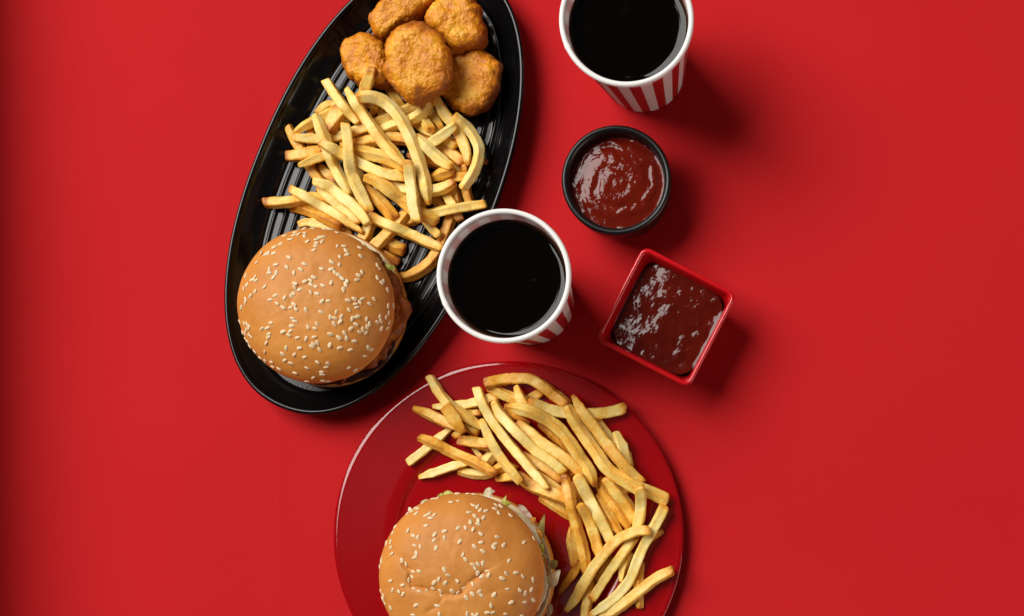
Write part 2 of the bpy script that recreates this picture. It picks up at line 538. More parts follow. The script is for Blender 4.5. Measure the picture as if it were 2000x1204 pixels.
# ---------------------------------------------------------------- cups of cola
CUP_H = 0.095
def cup(px, py, phase, label, lab2, seed, group='striped cups of cola'):
    c = P(px, py, CUP_H)
    root = empty('paper_cup', (c.x, c.y, 0), label, 'cup', group)
    ro = lambda z: 0.0289 + (0.0402 - 0.0289) * z / CUP_H
    out = [(ro(z), z) for z in np.linspace(0.0004, 0.0925, 14)]
    inn = [(ro(z) - 0.0007, z) for z in np.linspace(0.0925, 0.006, 14)]
    prof = [(0.026, 0.0050), (0.0277, 0.0045), (0.0279, 0.0004), (0.0285, 0.0001)] + out + inn + [(0.0, 0.0055)]
    v, f = lathe(prof, 160)
    ins = []
    for k in range(len(prof)):
        ins += [0.0 if k < 18 else 1.0] * 160
    mesh('cup_wall', v, f, cup_mat(phase), root, attrs={'inside': ins})
    lip = [(0.0401 + 0.0021 * math.cos(a), 0.0931 + 0.0019 * math.sin(a)) for a in np.linspace(-2.5, 2.5 + 0.4, 15)]
    lip = [(0.0403 + 0.0017 * math.cos(a) , 0.0933 + 0.0017 * math.sin(a)) for a in np.linspace(0, 2 * math.pi, 17)]
    v, f = lathe(lip, 160)
    sa = R(205)
    v2 = []
    for x, y, z in v:
        dd = (math.atan2(y, x) - sa + math.pi) % (2 * math.pi) - math.pi
        k = 0.00030 * math.exp(-(dd / 0.035) ** 2) + 0.00010 * noise.noise(Vector((x * 60, y * 60, seed * 1.0)))
        rr_ = math.hypot(x, y)
        v2.append((x + x / rr_ * k * (1 if rr_ > 0.0403 else -1), y + y / rr_ * k * (1 if rr_ > 0.0403 else -1), z + k * 0.6))
    mesh('rolled_lip', v2, f, M_LIP, root)
    zl = 0.0805
    rl = ro(zl) - 0.0008
    prof = [(0.0, zl)] + [(rl * t, zl) for t in np.linspace(0.1, 0.84, 8)]
    for t in np.linspace(0.86, 1.0, 22):
        prof.append((rl * t, zl + 0.0021 * math.exp(-(rl - rl * t) / 0.0016)))
    prof += [(rl - 0.0012, zl - 0.008), (ro(0.05) - 0.0012, 0.05), (0.026, 0.008), (0.0, 0.0075)]
    v, f = lathe(prof, 160)
    rnd = random.Random(seed)
    v = [(x, y, z + (0.00012 * noise.noise(Vector((x * 80, y * 80, seed))) if z > 0.08 else 0)) for x, y, z in v]
    thin = [max(0.0, (math.hypot(q[0], q[1]) / rl - 0.93) / 0.07) ** 2 if q[2] > 0.07 else 0.0 for q in v]
    d = mesh('cola', v, f, M_COLA, loc=(c.x, c.y, 0), attrs={'thin': thin})
    tag(d, lab2, 'drink', 'drinks in the cups')
    # few tiny bubbles on the surface
    for k in range(3):
        a, rr = rnd.uniform(0, 6.28), rl * math.sqrt(rnd.uniform(0.02, 0.8))
        rb = rnd.uniform(0.0002, 0.0004)
        pv, pf = lathe([(0.0001, rb * 0.7), (rb * 0.5, rb * 0.55), (rb * 0.85, rb * 0.25), (rb, 0.0)], 10, cap_start=True)
        mesh('bubble', [(x + rr * math.cos(a), y + rr * math.sin(a), z + zl) for x, y, z in pv], pf, M_FILM, d)
cup(1223, 37, 0.5, 'red and white striped paper cup of cola cut off by the top edge', 'dark cola filling the cup at the top edge', 3)
cup(983.5, 538.5, 0.30, 'red and white striped paper cup of cola between the tray and the square bowl', 'dark cola filling the cup beside the tray', 8)

# ---------------------------------------------------------------- blobs: nuggets, patties, buns
def outline_fn(pts, c):
    ang, rad = [], []
    for p in pts:
        d = p - c
        ang.append(math.atan2(d.y, d.x)); rad.append(math.hypot(d.x, d.y))
    o = np.argsort(ang)
    a = np.array(ang)[o]; r = np.array(rad)[o]
    a3 = np.concatenate([a - 2 * math.pi, a, a + 2 * math.pi]); r3 = np.concatenate([r, r, r])
    th = np.linspace(-math.pi, math.pi, 512, endpoint=False)
    rr = np.interp(th, a3, r3)
    k = np.array([1, 2, 3, 4, 3, 2, 1]) / 16.0
    rr = np.convolve(np.concatenate([rr[-3:], rr, rr[:3]]), k, 'valid')
    return lambda x: float(np.interp((x + math.pi) % (2 * math.pi) - math.pi, np.append(th, math.pi), np.append(rr, rr[0])))

def blob(name, pts_px, zmid, thick, mat, seed, parent=None, amp=1.0, power=4.2, n=230, m=80, tilt=(0, 0), origin=None, dish=0.0, brown0=0.0, rag=0.022):
    pts = [P(x, y, zmid) for x, y in pts_px]
    c = sum(pts, Vector()) / len(pts)
    fn = outline_fn(pts, c)
    org = origin if origin is not None else Vector((c.x, c.y, zmid - thick / 2))
    base, rings = [], []
    ts = [math.sin(k / m * math.pi / 2) for k in range(m + 1)]
    prof = [(t, 1) for t in ts] + [(t, -1) for t in reversed(ts[:-1])]
    v = []
    for t, s in prof:
        h = thick / 2 * max(0.0, 1 - t ** power) ** (1 / 2.2)
        for j in range(n):
            a = 2 * math.pi * j / n
            r = fn(a) * t * (1 + rag * (noise.fractal(Vector((math.cos(a) * 5, math.sin(a) * 5, seed)), 1, 2, 3)))
            x, y = r * math.cos(a), r * math.sin(a)
            z = s * h
            if s > 0: z -= dish * math.exp(-(t / 0.55) ** 2)
            # lumps
            q = Vector((x * 1000 + seed * 31.7, y * 1000, z * 1000))
            l1 = noise.fractal(q * 0.055, 1, 2, 2) * 0.0022
            l2 = noise.fractal(q * 0.19, 1, 2, 3) * 0.00095
            l3 = (abs(noise.noise(q * 0.48)) - 0.25) * 0.00032
            l4 = noise.noise(q * 1.1) * 0.00018
            d = (l1 + l2 + l3 + l4) * amp
            nv = Vector((x * (t ** 6), y * (t ** 6), 0))
            nv = (nv.normalized() * t ** 5 if nv.length > 1e-9 else Vector()) + Vector((0, 0, s * (1 - t ** 6) + 0.05 * s))
            nv.normalize()
            pnt = Vector((x, y, z)) + nv * d
            pnt.z += tilt[0] * x + tilt[1] * y
            v.append((pnt + Vector((c.x, c.y, zmid)) - org))
    f = ring_faces(len(prof), n)
    f = [tuple(reversed(q)) for q in f]
    br = []
    for k, (t, s) in enumerate(prof):
        for j in range(n):
            br.append(brown0 + 0.24 * t ** 7 + (0.06 if s < 0 else 0.0))
    o = mesh(name, v, f, mat, parent, attrs={'brown': br})
    if parent is None: o.location = org
    return o, c, fn

def zz(pts, x0=620.0, y0=0.0, s=4.631):
    return [(x0 + a / s, y0 + b / s) for a, b in pts]
NUGGETS = [
 ('chicken nugget at left of the pile, a fry end leaning on it', 0.0195, 0.021, (0.10, 0.0), 0.001,
  zz([(210,440),(260,360),(340,320),(400,315),(470,330),(560,380),(630,430),(660,560),(680,700),(650,770),(560,792),(470,780),(400,790),(330,750),(270,700),(240,620),(215,540)])),
 ('long chicken nugget at the top edge, left of the pile', 0.0265, 0.021, (0.02, 0.05), 0.0,
  zz([(455,200),(500,130),(560,60),(640,0),(680,-50),(800,-90),(960,-90),(1075,-20),(1060,50),(1020,80),(990,110),(930,170),(860,210),(800,240),(740,270),(690,310),(640,350),(580,370),(510,340),(470,280)])),
 ('shadowed round chicken nugget with a dented face at the right of the pile', 0.0190, 0.020, (0.05, -0.02), 0.003,
  zz([(1225,480),(1300,470),(1440,450),(1550,490),(1610,530),(1665,600),(1650,700),(1655,790),(1600,900),(1540,980),(1440,1030),(1360,1050),(1290,1020),(1220,1000),(1160,930),(1110,860),(1150,780),(1180,690),(1195,580)])),
 ('bent boot-shaped chicken nugget at the top edge, right of the pile', 0.0270, 0.022, (0.0, 0.0), 0.0,
  zz([(970,180),(990,120),(1040,60),(1080,0),(1120,-60),(1300,-80),(1420,-40),(1440,40),(1480,80),(1480,150),(1530,220),(1548,300),(1540,380),(1490,420),(1420,440),(1340,460),(1260,475),(1210,470),(1150,390),(1090,310),(1010,240)])),
 ('large round chicken nugget lying on top in the middle of the pile', 0.0385, 0.020, (0.03, 0.10), 0.0015,
  zz([(625,420),(690,330),(800,240),(900,222),(990,240),(1080,300),(1160,390),(1215,470),(1228,580),(1218,690),(1180,790),(1110,850),(1040,880),(960,900),(880,930),(820,920),(760,870),(700,820),(640,720),(620,640),(640,550),(615,490)])),
]
nug_objs = []
for k, (lab, zm, th, tl, dish, pts) in enumerate(NUGGETS):
    o, c, fn = blob('chicken_nugget', pts, zm, th, M_NUGGET, k * 3 + 1, tilt=tl, dish=dish)
    tag(o, lab, 'nugget', 'chicken nuggets on the tray')
    nug_objs.append((c, fn, zm + th / 2, zm - th / 2, o))

# --- buns
def seg_dist(p, a, b):
    ab = b - a
    t = max(0.0, min(1.0, (p - a).dot(ab) / max(1e-12, ab.dot(ab))))
    q = a + ab * t
    return (p - q).length, (ab.x * (p.y - a.y) - ab.y * (p.x - a.x))
def top_bun(parent, c, rad, zeq, hd, zbot, creases, seed, org):
    prof = []
    for k in range(64):
        s = math.sin(k / 64 * math.pi / 2)
        prof.append((s, zeq + hd * max(0.0, 1 - s ** 2.75) ** (1 / 1.85), 0.0))
    for k in range(1, 15):
        a = k / 14 * math.pi / 2
        prof.append((1 - 0.10 * (1 - math.cos(a)), zeq - (zeq - zbot) * math.sin(a), 0.0))
    prof += [(0.6, zbot + 0.001, 0), (0.0, zbot + 0.001, 0)]
    n = 200
    v, ed = [], []
    for i, (s, z, _) in enumerate(prof):
        for j in range(n):
            a = 2 * math.pi * j / n
            wob = 1 + 0.010 * noise.noise(Vector((math.cos(a) * 1.3, math.sin(a) * 1.3, seed))) + 0.005 * noise.noise(Vector((math.cos(a) * 4, math.sin(a) * 4, seed + 5)))
            x, y = rad * s * wob * math.cos(a), rad * s * wob * math.sin(a)
            dz = 0.0
            if i < 70:
                dz += 0.0011 * noise.fractal(Vector((x * 40, y * 40, seed)), 1, 2, 3) * (1 - 0.6 * s) + 0.00018 * noise.fractal(Vector((x * 260, y * 260, seed)), 1, 2, 2)
                w = Vector((c.x + x, c.y + y))
                for line, depth, width, wide in creases:
                    best, side = 9, 0
                    for q in range(len(line) - 1):
                        d_, s_ = seg_dist(w, line[q], line[q + 1])
                        if d_ < best: best, side = d_, s_
                    dz -= depth * math.exp(-(best / width) ** 1.3)
                    if wide and side > 0: dz -= wide[0] * math.exp(-(best / wide[1]) ** 1.4)
            v.append((c.x + x - org.x, c.y + y - org.y, z + dz - org.z))
            low = max(0.0, (zeq + 0.0085 - z) / 0.011) if i >= 3 else 0.0
            e = min(1.0, low) * 0.55
            if i > 66: e += 0.35 * (i - 66) / 8
            ed.append(min(1.2, e))
    f = [tuple(reversed(q)) for q in ring_faces(len(prof), n)]
    return mesh('top_bun', v, f, M_BUN, parent, attrs={'edge': ed})

def bottom_bun(parent, c, rad, z0, z1, seed, org):
    h = z1 - z0
    prof = [(0.0, z0), (0.80, z0), (0.90, z0 + 0.06 * h), (0.965, z0 + 0.25 * h), (0.995, z0 + 0.5 * h), (1.0, z0 + 0.72 * h), (0.99, z0 + 0.9 * h), (0.97, z1), (0.93, z1 + 0.0004), (0.5, z1), (0.0, z1)]
    edv = [0, 0, 0, 0, 0, 0.05, 0.25, 0.8, 1.2, 1.2, 1.2]
    pp = spline([(p[0], p[1], e) for p, e in zip(prof, edv)], 4)
    n = 160
    v, ed = [], []
    for s, z, e in pp:
        s = max(0.0, s)
        for j in range(n):
            a = 2 * math.pi * j / n
            w = 1 + 0.014 * noise.noise(Vector((math.cos(a) * 1.6, math.sin(a) * 1.6, seed + 3))) + 0.004 * noise.noise(Vector((math.cos(a) * 9, math.sin(a) * 9, seed)))
            v.append((c.x + rad * s * w * math.cos(a) - org.x, c.y + rad * s * w * math.sin(a) - org.y, z - org.z))
            ed.append(max(0.0, e))
    return mesh('bottom_bun', v, ring_faces(len(pp), n), M_BUN, parent, attrs={'edge': ed})

def seed_mesh():
    L, W, T = 0.00182, 0.00108, 0.00046
    rings, n = 11, 12
    v, core = [], []
    for i in range(rings):
        t = i / (rings - 1)
        u = -1 + 2 * t
        w = W * (math.sin(math.pi * t ** 0.80) ** 0.62 if 0 < t < 1 else 0.02)
        for j in range(n):
            a = 2 * math.pi * j / n
            v.append((L * u, w * math.cos(a), T * (w / W) ** 0.7 * math.sin(a)))
            core.append(1.0 if math.sin(a) > 0.72 and 0.18 < t < 0.72 else 0.0)
    f = ring_faces(rings, n) + [tuple(reversed(range(n))), tuple(range((rings - 1) * n, rings * n))]
    me = bpy.data.meshes.new('sesame_seed')
    me.from_pydata(v, [], f)
    me.polygons.foreach_set('use_smooth', [True] * len(me.polygons))
    a = me.attributes.new('core', 'FLOAT', 'POINT')
    a.data.foreach_set('value', np.asarray(core, dtype=np.float32))
    me.materials.append(M_SEED)
    return me
SEED = seed_mesh()

def sow(bun, root, seeds, rseed, extra=0, ebox=None):
    me = bun.data
    off = root.location
    tree = BVHTree.FromPolygons([v.co + off for v in me.vertices], [tuple(p.vertices) for p in me.polygons])
    rnd = random.Random(rseed)
    done = []
    lst = list(seeds)
    for _ in range(extra):
        lst.append((rnd.uniform(*ebox[0]), rnd.uniform(*ebox[1]), rnd.uniform(-90, 90)))
    for (x, y, a) in lst:
        if any((x - q[0]) ** 2 + (y - q[1]) ** 2 < 9 for q in done): continue
        done.append((x, y))
        o3 = Vector((0, 0, CAM_H))
        d3 = (P(x, y, 0) - o3).normalized()
        loc, nor, idx, dist = tree.ray_cast(o3, d3)
        if loc is None:
            cx, cy = bun_centres[bun.name]
            for k in range(1, 8):
                xx, yy = x + (cx - x) * 0.012 * k, y + (cy - y) * 0.012 * k
                loc, nor, idx, dist = tree.ray_cast(o3, (P(xx, yy, 0) - o3).normalized())
                if loc is not None: break
            if loc is None: continue
        nor = nor.normalized()
        if nor.z < 0: nor = -nor
        ang = R(a + rnd.uniform(-8, 8))
        tx = Vector((math.cos(ang), -math.sin(ang), 0))
        if rnd.random() < 0.5: tx = -tx
        tx = (tx - nor * tx.dot(nor)).normalized()
        ty = nor.cross(tx)
        # a little tipped, as seeds sit
        q = Matrix((tx, ty, nor)).transposed().to_4x4()
        q = q @ Matrix.Rotation(rnd.gauss(0, 0.16), 4, 'X') @ Matrix.Rotation(rnd.gauss(0, 0.10), 4, 'Y')
        s = rnd.uniform(0.92, 1.16)
        o = bpy.data.objects.new('sesame_seed', SEED)
        C.objects.link(o)
        o.parent = bun
        o.matrix_parent_inverse = Matrix.Identity(4)
        o.matrix_local = Matrix.Translation(loc - off + nor * 0.00022) @ q @ Matrix.Diagonal((s, s * rnd.uniform(0.9, 1.08), s, 1))

def leaf(name, pts_px, z, mat, parent, org, thick=0.0006, curl=0.0016, seed=0, slope=(0, 0)):
    """an irregular shred: outline filled with rings, crumpled, with real thickness"""
    pts = [P(x, y, z) for x, y in pts_px]
    pts = [Vector(q) for q in spline([tuple(p) for p in pts + [pts[0]]], 4)][:-1]
    c = sum(pts, Vector()) / len(pts)
    n, m = len(pts), 5
    v = []
    for side in (1, -1):
        for i in range(m + 1):
            t = i / m
            for p in pts:
                q = c + (p - c) * t
                zz_ = curl * noise.noise(Vector((q.x * 160 + seed, q.y * 160, seed * 1.7))) + curl * 0.9 * t * t * noise.noise(Vector((q.x * 420, q.y * 420, seed + 4.0)))
                zz_ += slope[0] * (q.x - c.x) + slope[1] * (q.y - c.y)
                v.append((q.x - org.x, q.y - org.y, z + zz_ + side * thick / 2 * (1 - 0.5 * t) - org.z))
    f = [tuple(reversed(q)) for q in ring_faces(m + 1, n)]
    f += [tuple(k + (m + 1) * n for k in q) for q in ring_faces(m + 1, n)]
    b = m * n
    for j in range(n):
        k = (j + 1) % n
        f.append((b + j, b + k, (m + 1) * n + b + k, (m + 1) * n + b + j))
    return mesh(name, v, f, mat, parent)

def circ(cx, cy, r, n=30, bumps=(), jit=0.0):
    out = []
    rj = random.Random(n + int(cx))
    for k in range(n):
        a = 360 * k / n
        rr = r
        for b0, w, h in bumps:
            d = (a - b0 + 180) % 360 - 180
            rr += h * math.exp(-(d / w) ** 2)
        rr += rj.uniform(-jit, jit)
        out.append((cx + rr * math.cos(R(a)), cy + rr * math.sin(R(a))))
    return out

bun_centres = {}
SEEDS1 = [(594,447,0),(611,447,0),(633,446,5),(644,447,10),(595,455,0),(595,461,80),(583,458,-20),(573,460,-20),(567,468,0),(556,461,-30),(577,454,-35),(600,472,-10),(619,468,-40),(618,475,15),(617,481,-15),(613,489,-20),(626,464,-10),(632,463,-30),(630,472,-70),(658,455,60),
(536,483,-20),(548,477,-25),(511,494,60),(519,497,-50),(524,495,-60),(535,495,-10),(501,513,0),(539,517,0),(526,527,-80),(526,534,-10),(540,533,-80),(534,542,-70),(498,541,-60),(493,547,-10),(500,548,-20),(564,503,40),(560,522,50),(574,533,-85),(587,527,35),(595,516,20),(613,542,20),(596,550,-20),(576,554,25),(648,512,30),(628,525,20),(647,526,-15),(647,552,-80),(654,532,60),(480,539,-60),(606,548,40),
(482,557,-50),(476,565,60),(517,560,-50),(498,570,-50),(489,579,-35),(480,585,60),(479,592,-60),(472,601,-45),(538,578,-20),(528,586,0),(541,593,30),(556,582,-60),(569,578,80),(574,573,70),(576,563,70),(585,566,-30),(607,556,40),(616,560,10),(607,571,70),(619,574,10),(630,558,35),(629,589,-55),(641,588,-5),(553,601,40),(567,601,-15),(574,595,40),(578,604,60),(598,606,85),(627,610,30),(571,622,10),(576,628,15),(570,637,-5),(529,631,0),(512,643,-35),(522,641,-10),(525,653,-15),(602,639,70),(619,633,60),(615,642,10),(553,648,-20),(567,647,-30),(564,655,35),(477,632,60),(482,633,70),(486,640,-60),(481,645,-60),(465,630,60),(472,650,60),(478,652,-70),(486,654,-40),(490,658,50),(645,653,20),
(524,659,-30),(520,670,-45),(517,688,-60),(581,660,-15),(598,662,-70),(614,659,-30),(612,672,35),(609,677,20),(620,670,75),(624,683,70),(644,674,-75),(585,680,-10),(575,693,-50),(559,680,-70),(552,692,60),(595,698,-30),(556,704,-40),(568,710,30),(518,706,-60),(530,708,-30),(533,717,-5),(545,721,25),(576,729,-10),(599,719,50),(620,708,40),(641,711,60),(637,718,-5),(628,727,15),(630,732,-10),(612,738,-60),(599,745,15),(630,744,10),(640,745,5),(492,692,50),(487,678,50),(504,703,45),(480,663,60),(484,668,50),
(659,481,-85),(672,481,-10),(676,490,50),(678,498,-25),(664,502,65),(702,484,40),(705,501,30),(710,478,30),(663,517,90),(661,537,20),(668,544,40),(677,549,50),(707,532,70),(700,538,15),(698,547,-15),(737,519,80),(742,526,-40),(737,543,70),(745,552,60),(749,550,-60),(740,505,45),(744,511,45),
(675,556,70),(671,566,85),(757,567,50),(692,584,20),(680,587,20),(708,584,-20),(694,594,-15),(703,591,55),(697,601,-20),(722,594,25),(731,585,45),(682,606,60),(657,610,-70),(667,619,-65),(645,620,90),(653,622,20),(664,629,-50),(653,633,70),(688,623,-65),(698,619,-20),(716,624,90),(722,633,80),(717,639,70),(709,644,70),(715,651,-35),(702,649,25),(695,634,25),(686,642,-35),(742,619,80),(744,627,60),(737,630,40),(754,620,-40),(760,630,-30),(756,642,-10),(745,642,-70),(759,612,80),(768,598,90),(758,598,80),
(662,660,45),(673,651,60),(677,661,90),(692,667,10),(664,680,-15),(684,684,0),(719,679,55),(725,683,20),(713,696,30),(681,719,-45),(694,723,-20)]
SEEDS2 = [(881,981,10),(895,979,20),(853,974,-20),(845,973,-30),(824,980,-40),(809,989,10),(799,993,40),(805,999,-35),(815,994,-15),(813,1003,-55),(832,1007,-25),(839,1003,-70),(848,1006,-30),(841,1012,10),(832,1027,5),(797,1036,80),(767,1041,-60),(769,1027,-45),(807,1047,25),(816,1050,-65),(849,1044,-65),(848,1056,-45),(868,1038,-20),(868,1051,90),(895,1032,-35),(909,1031,65),(924,1034,-80),(898,1058,-60),(919,1020,80),(916,1001,-15),(927,1008,60),(924,987,30),(810,1066,25),(821,1068,75),(852,1071,-70),(763,1070,-25),(763,1059,-70),(751,1060,70),(927,1068,35),(934,1017,80),(934,1024,10),(893,965,0),(914,963,20),(926,966,15),(793,1001,-45),
(933,990,-70),(938,997,-65),(949,998,-35),(945,1011,-70),(966,994,5),(969,987,40),(978,989,60),(974,1002,90),(997,1007,55),(939,1043,40),(971,1049,10),(967,1063,-15),(964,1069,50),(984,1065,-65),(939,1060,-15),(1023,1060,-50),(1042,1052,70),
(943,1077,40),(904,1084,-70),(909,1093,55),(924,1103,20),(934,1102,60),(943,1101,-85),(928,1111,60),(933,1120,-75),(941,1126,-55),(951,1116,-20),(954,1124,-65),(994,1096,-70),(989,1121,50),(981,1130,20),(1008,1119,-5),(1021,1126,50),(1041,1133,85),(1038,1152,-80),(923,1141,70),(907,1149,5),(936,1156,-35),(940,1163,50),(923,1161,50),(911,1168,60),(965,1162,-55),(991,1151,5),(1015,1153,50),(1026,1159,80),(998,1177,-25),(1025,1177,15),(1041,1172,30),(959,1183,85),
(765,1082,-20),(813,1081,80),(810,1089,-15),(785,1095,75),(793,1102,60),(807,1117,20),(818,1116,25),(805,1127,40),(799,1134,85),(763,1135,-20),(786,1143,-10),(767,1153,-60),(779,1156,25),(787,1161,-55),(808,1150,50),(819,1155,20),(835,1154,20),(848,1138,-50),(857,1132,-65),(870,1139,-65),(868,1113,60),(875,1124,25),(893,1135,50),(846,1150,20),(860,1155,55),(863,1164,15),(884,1155,50),(895,1158,-65),(854,1183,20),(813,1182,-30),(743,1093,80),(745,1098,70),(742,1108,90),(742,1155,-70),(749,1164,55),(742,1172,60),(752,1179,50),(763,1188,80),
(807,1202,0),(858,1201,80),(913,1199,90),(924,1202,60),(931,1202,-60),(952,1197,-15),(963,1197,0),(988,1200,20),(1018,1204,0)]

def burger_on_tray():
    org = P(630, 602, TZ + 0.001)
    zeq = 0.0480
    root = empty('chicken_burger', org, 'sesame bun burger with crisp chicken on the black tray', 'burger', 'burgers')
    z0 = TZ + 0.0012
    bottom_bun(root, P(645, 605, 0.018), 151.5 * 0.982 / FPX, z0, z0 + 0.0150, 2, org)
    blob('sauce_layer', circ(640, 605, 143, 30, [(60, 30, 8), (110, 14, 6), (30, 10, 5)]), 0.0262, 0.0050, M_SAUCE_DARK, 5, root, amp=0.9, origin=org, n=120, m=16)
    blob('chicken_patty', circ(632, 602, 142, 90, [(3, 14, 34), (-10, 4, -7), (-26, 14, 9), (35, 16, 15), (63, 8, -8), (92, 18, 4), (-80, 20, -4)], 3.2), 0.0330, 0.0130, M_PATTY, 9, root, amp=1.7, origin=org, power=7, brown0=0.0)
    leaf('lettuce_shred', [(752, 514), (760, 518), (770, 519), (771, 525), (764, 528), (755, 524)], 0.0385, M_LET_GREEN, root, org, seed=2)
    leaf('lettuce_shred', [(690, 716), (706, 706), (719, 705), (714, 716), (700, 727), (688, 731)], 0.0375, M_LET_OLIVE, root, org, seed=4)
    leaf('lettuce_shred', [(640, 740), (660, 738), (672, 742), (660, 749), (645, 750)], 0.036, M_SAUCE_DARK, root, org, seed=6)
    c = P(617.3, 597, zeq)
    rad = 151.6 * (CAM_H - zeq) / FPX
    ln = lambda pts: [P(x, y, 0.069).to_2d() for x, y in pts]
    creases = [(ln([(567, 608), (572, 588), (574, 575), (588, 564), (606, 553)]), 0.0008, 0.0016, None),
               (ln([(673, 548), (675, 565), (675, 582)]), 0.0005, 0.0014, None),
               (ln([(576, 612), (580, 630), (596, 638)]), 0.0003, 0.0013, None),
               (ln([(585, 470), (600, 473), (614, 468)]), 0.0003, 0.0011, None)]
    bun = top_bun(root, c, rad, zeq, 0.0240, 0.0395, creases, 1.3, org)
    bun_centres[bun.name] = (617, 597)
    sow(bun, root, SEEDS1, 5)
burger_on_tray()

def burger_on_plate():
    org = P(915, 1124, 0.0060)
    zeq = 0.0490
    root = empty('lettuce_burger', org, 'sesame bun burger with shredded lettuce on the red plate', 'burger', 'burgers')
    z0 = 0.0062
    bottom_bun(root, P(925, 1122, 0.019), 159 * 0.981 / FPX, z0, z0 + 0.0160, 7, org)
    blob('chicken_patty', circ(916, 1122, 146, 60, [(0, 20, 8), (40, 25, 6), (-70, 20, 4)]), 0.0300, 0.0120, M_PATTY, 19, root, amp=0.9, origin=org, power=6)
    blob('sauce_layer', circ(914, 1122, 148, 60, [(15, 20, 8), (-30, 16, 8), (-60, 12, 5)]), 0.0365, 0.0036, M_LET_PALE, 23, root, amp=0.9, origin=org, n=120, m=16)
    L = [('lettuce_shred', [(862, 968), (866, 962), (874, 958), (882, 961), (888, 967), (880, 972), (868, 973)], 0.040, M_LET_GREEN, (0, 0.1)),
         ('lettuce_shred', [(852, 970), (858, 965), (863, 963), (865, 969), (858, 973)], 0.040, M_LET_GREEN, (0, 0)),
         ('lettuce_shred', [(822, 980), (832, 975), (842, 978), (836, 985), (824, 986)], 0.041, M_LET_PALE, (0, 0)),
         ('lettuce_shred', [(797, 990), (802, 992), (806, 999), (801, 1002), (796, 996)], 0.042, M_LET_PALE, (0, 0)),
         ('lettuce_shred', [(944, 962), (949, 955), (957, 952), (961, 956), (966, 960), (961, 964), (960, 971), (950, 974), (942, 970)], 0.040, M_LET_PALE, (0, 0.2)),
         ('lettuce_shred', [(980, 977), (984, 972), (989, 968), (988, 976), (996, 982), (993, 988), (986, 989), (980, 984)], 0.042, M_LET_GREEN, (0, 0)),
         ('onion_strip', [(1010, 990), (1014, 986), (1022, 988), (1032, 998), (1040, 1010), (1037, 1014), (1026, 1006), (1014, 997)], 0.031, M_ONION, (0, 0)),
         ('cheese_slice', [(1034, 1012), (1045, 1011), (1044, 1020), (1040, 1024)], 0.033, M_CHEESE, (0, 0)),
         ('lettuce_leaf', [(1048, 1028), (1056, 1018), (1066, 1004), (1065, 1020), (1062, 1042), (1061, 1056), (1056, 1044)], 0.028, M_LET_OLIVE, (0.15, 0.4)),
         ('cheese_slice', [(1046, 1034), (1055, 1034), (1059, 1044), (1058, 1054), (1050, 1046)], 0.031, M_CHEESE, (0, 0)),
         ('lettuce_shred', [(1056, 1082), (1064, 1083), (1071, 1088), (1062, 1090), (1057, 1089)], 0.042, M_LET_OLIVE, (0, 0)),
         ('lettuce_shred', [(1058, 1092), (1064, 1094), (1066, 1100), (1060, 1101)], 0.042, M_LET_OLIVE, (0, 0)),
         ('lettuce_shred', [(1074, 1096), (1085, 1094), (1090, 1098), (1088, 1106), (1082, 1112), (1075, 1108)], 0.024, M_LET_OLIVE, (0, 0)),
         ('lettuce_leaf', [(1056, 1136), (1066, 1126), (1080, 1119), (1095, 1113), (1093, 1127), (1088, 1140), (1080, 1148), (1068, 1150), (1058, 1152)], 0.036, M_LET_PALE, (0.25, 0.1)),
         ('lettuce_shred', [(1068, 1182), (1076, 1180), (1080, 1190), (1076, 1202), (1068, 1204)], 0.026, M_LET_PALE, (0, 0)),
         ('lettuce_shred', [(1056, 1060), (1062, 1066), (1062, 1080), (1058, 1078), (1053, 1066)], 0.0415, M_LET_GREEN, (0, 0)),
         ]
    for k, (nm, pts, z, m, sl) in enumerate(L):
        leaf(nm, pts, z, m, root, org, seed=k * 1.9 + 11, slope=sl, curl=0.0022)
    c = P(901.5, 1124.5, zeq)
    rad = 161 * (CAM_H - zeq) / FPX
    ln = lambda pts: [P(x, y, 0.070).to_2d() for x, y in pts]
    creases = [(ln([(786, 1105), (800, 1117), (797, 1136), (806, 1148), (832, 1152), (850, 1156), (862, 1163), (886, 1165), (902, 1160), (918, 1140), (936, 1127), (948, 1120)]), 0.0019, 0.0013, (0.0015, 0.0080)),
               (ln([(880, 1080), (866, 1069), (856, 1062), (862, 1055)]), 0.0004, 0.0012, None),
               (ln([(945, 1163), (975, 1152), (1000, 1150)]), 0.0004, 0.0013, None),
               (ln([(835, 1195), (855, 1185), (866, 1168)]), 0.0008, 0.0015, None),
               (ln([(895, 1035), (920, 1039), (945, 1046)]), 0.0004, 0.0013, None)]
    bun = top_bun(root, c, rad, zeq, 0.0245, 0.0405, creases, 4.6, org)
    bun_centres[bun.name] = (901, 1124)
    sow(bun, root, SEEDS2, 11, extra=18, ebox=((790, 1010), (1212, 1262)))
burger_on_plate()

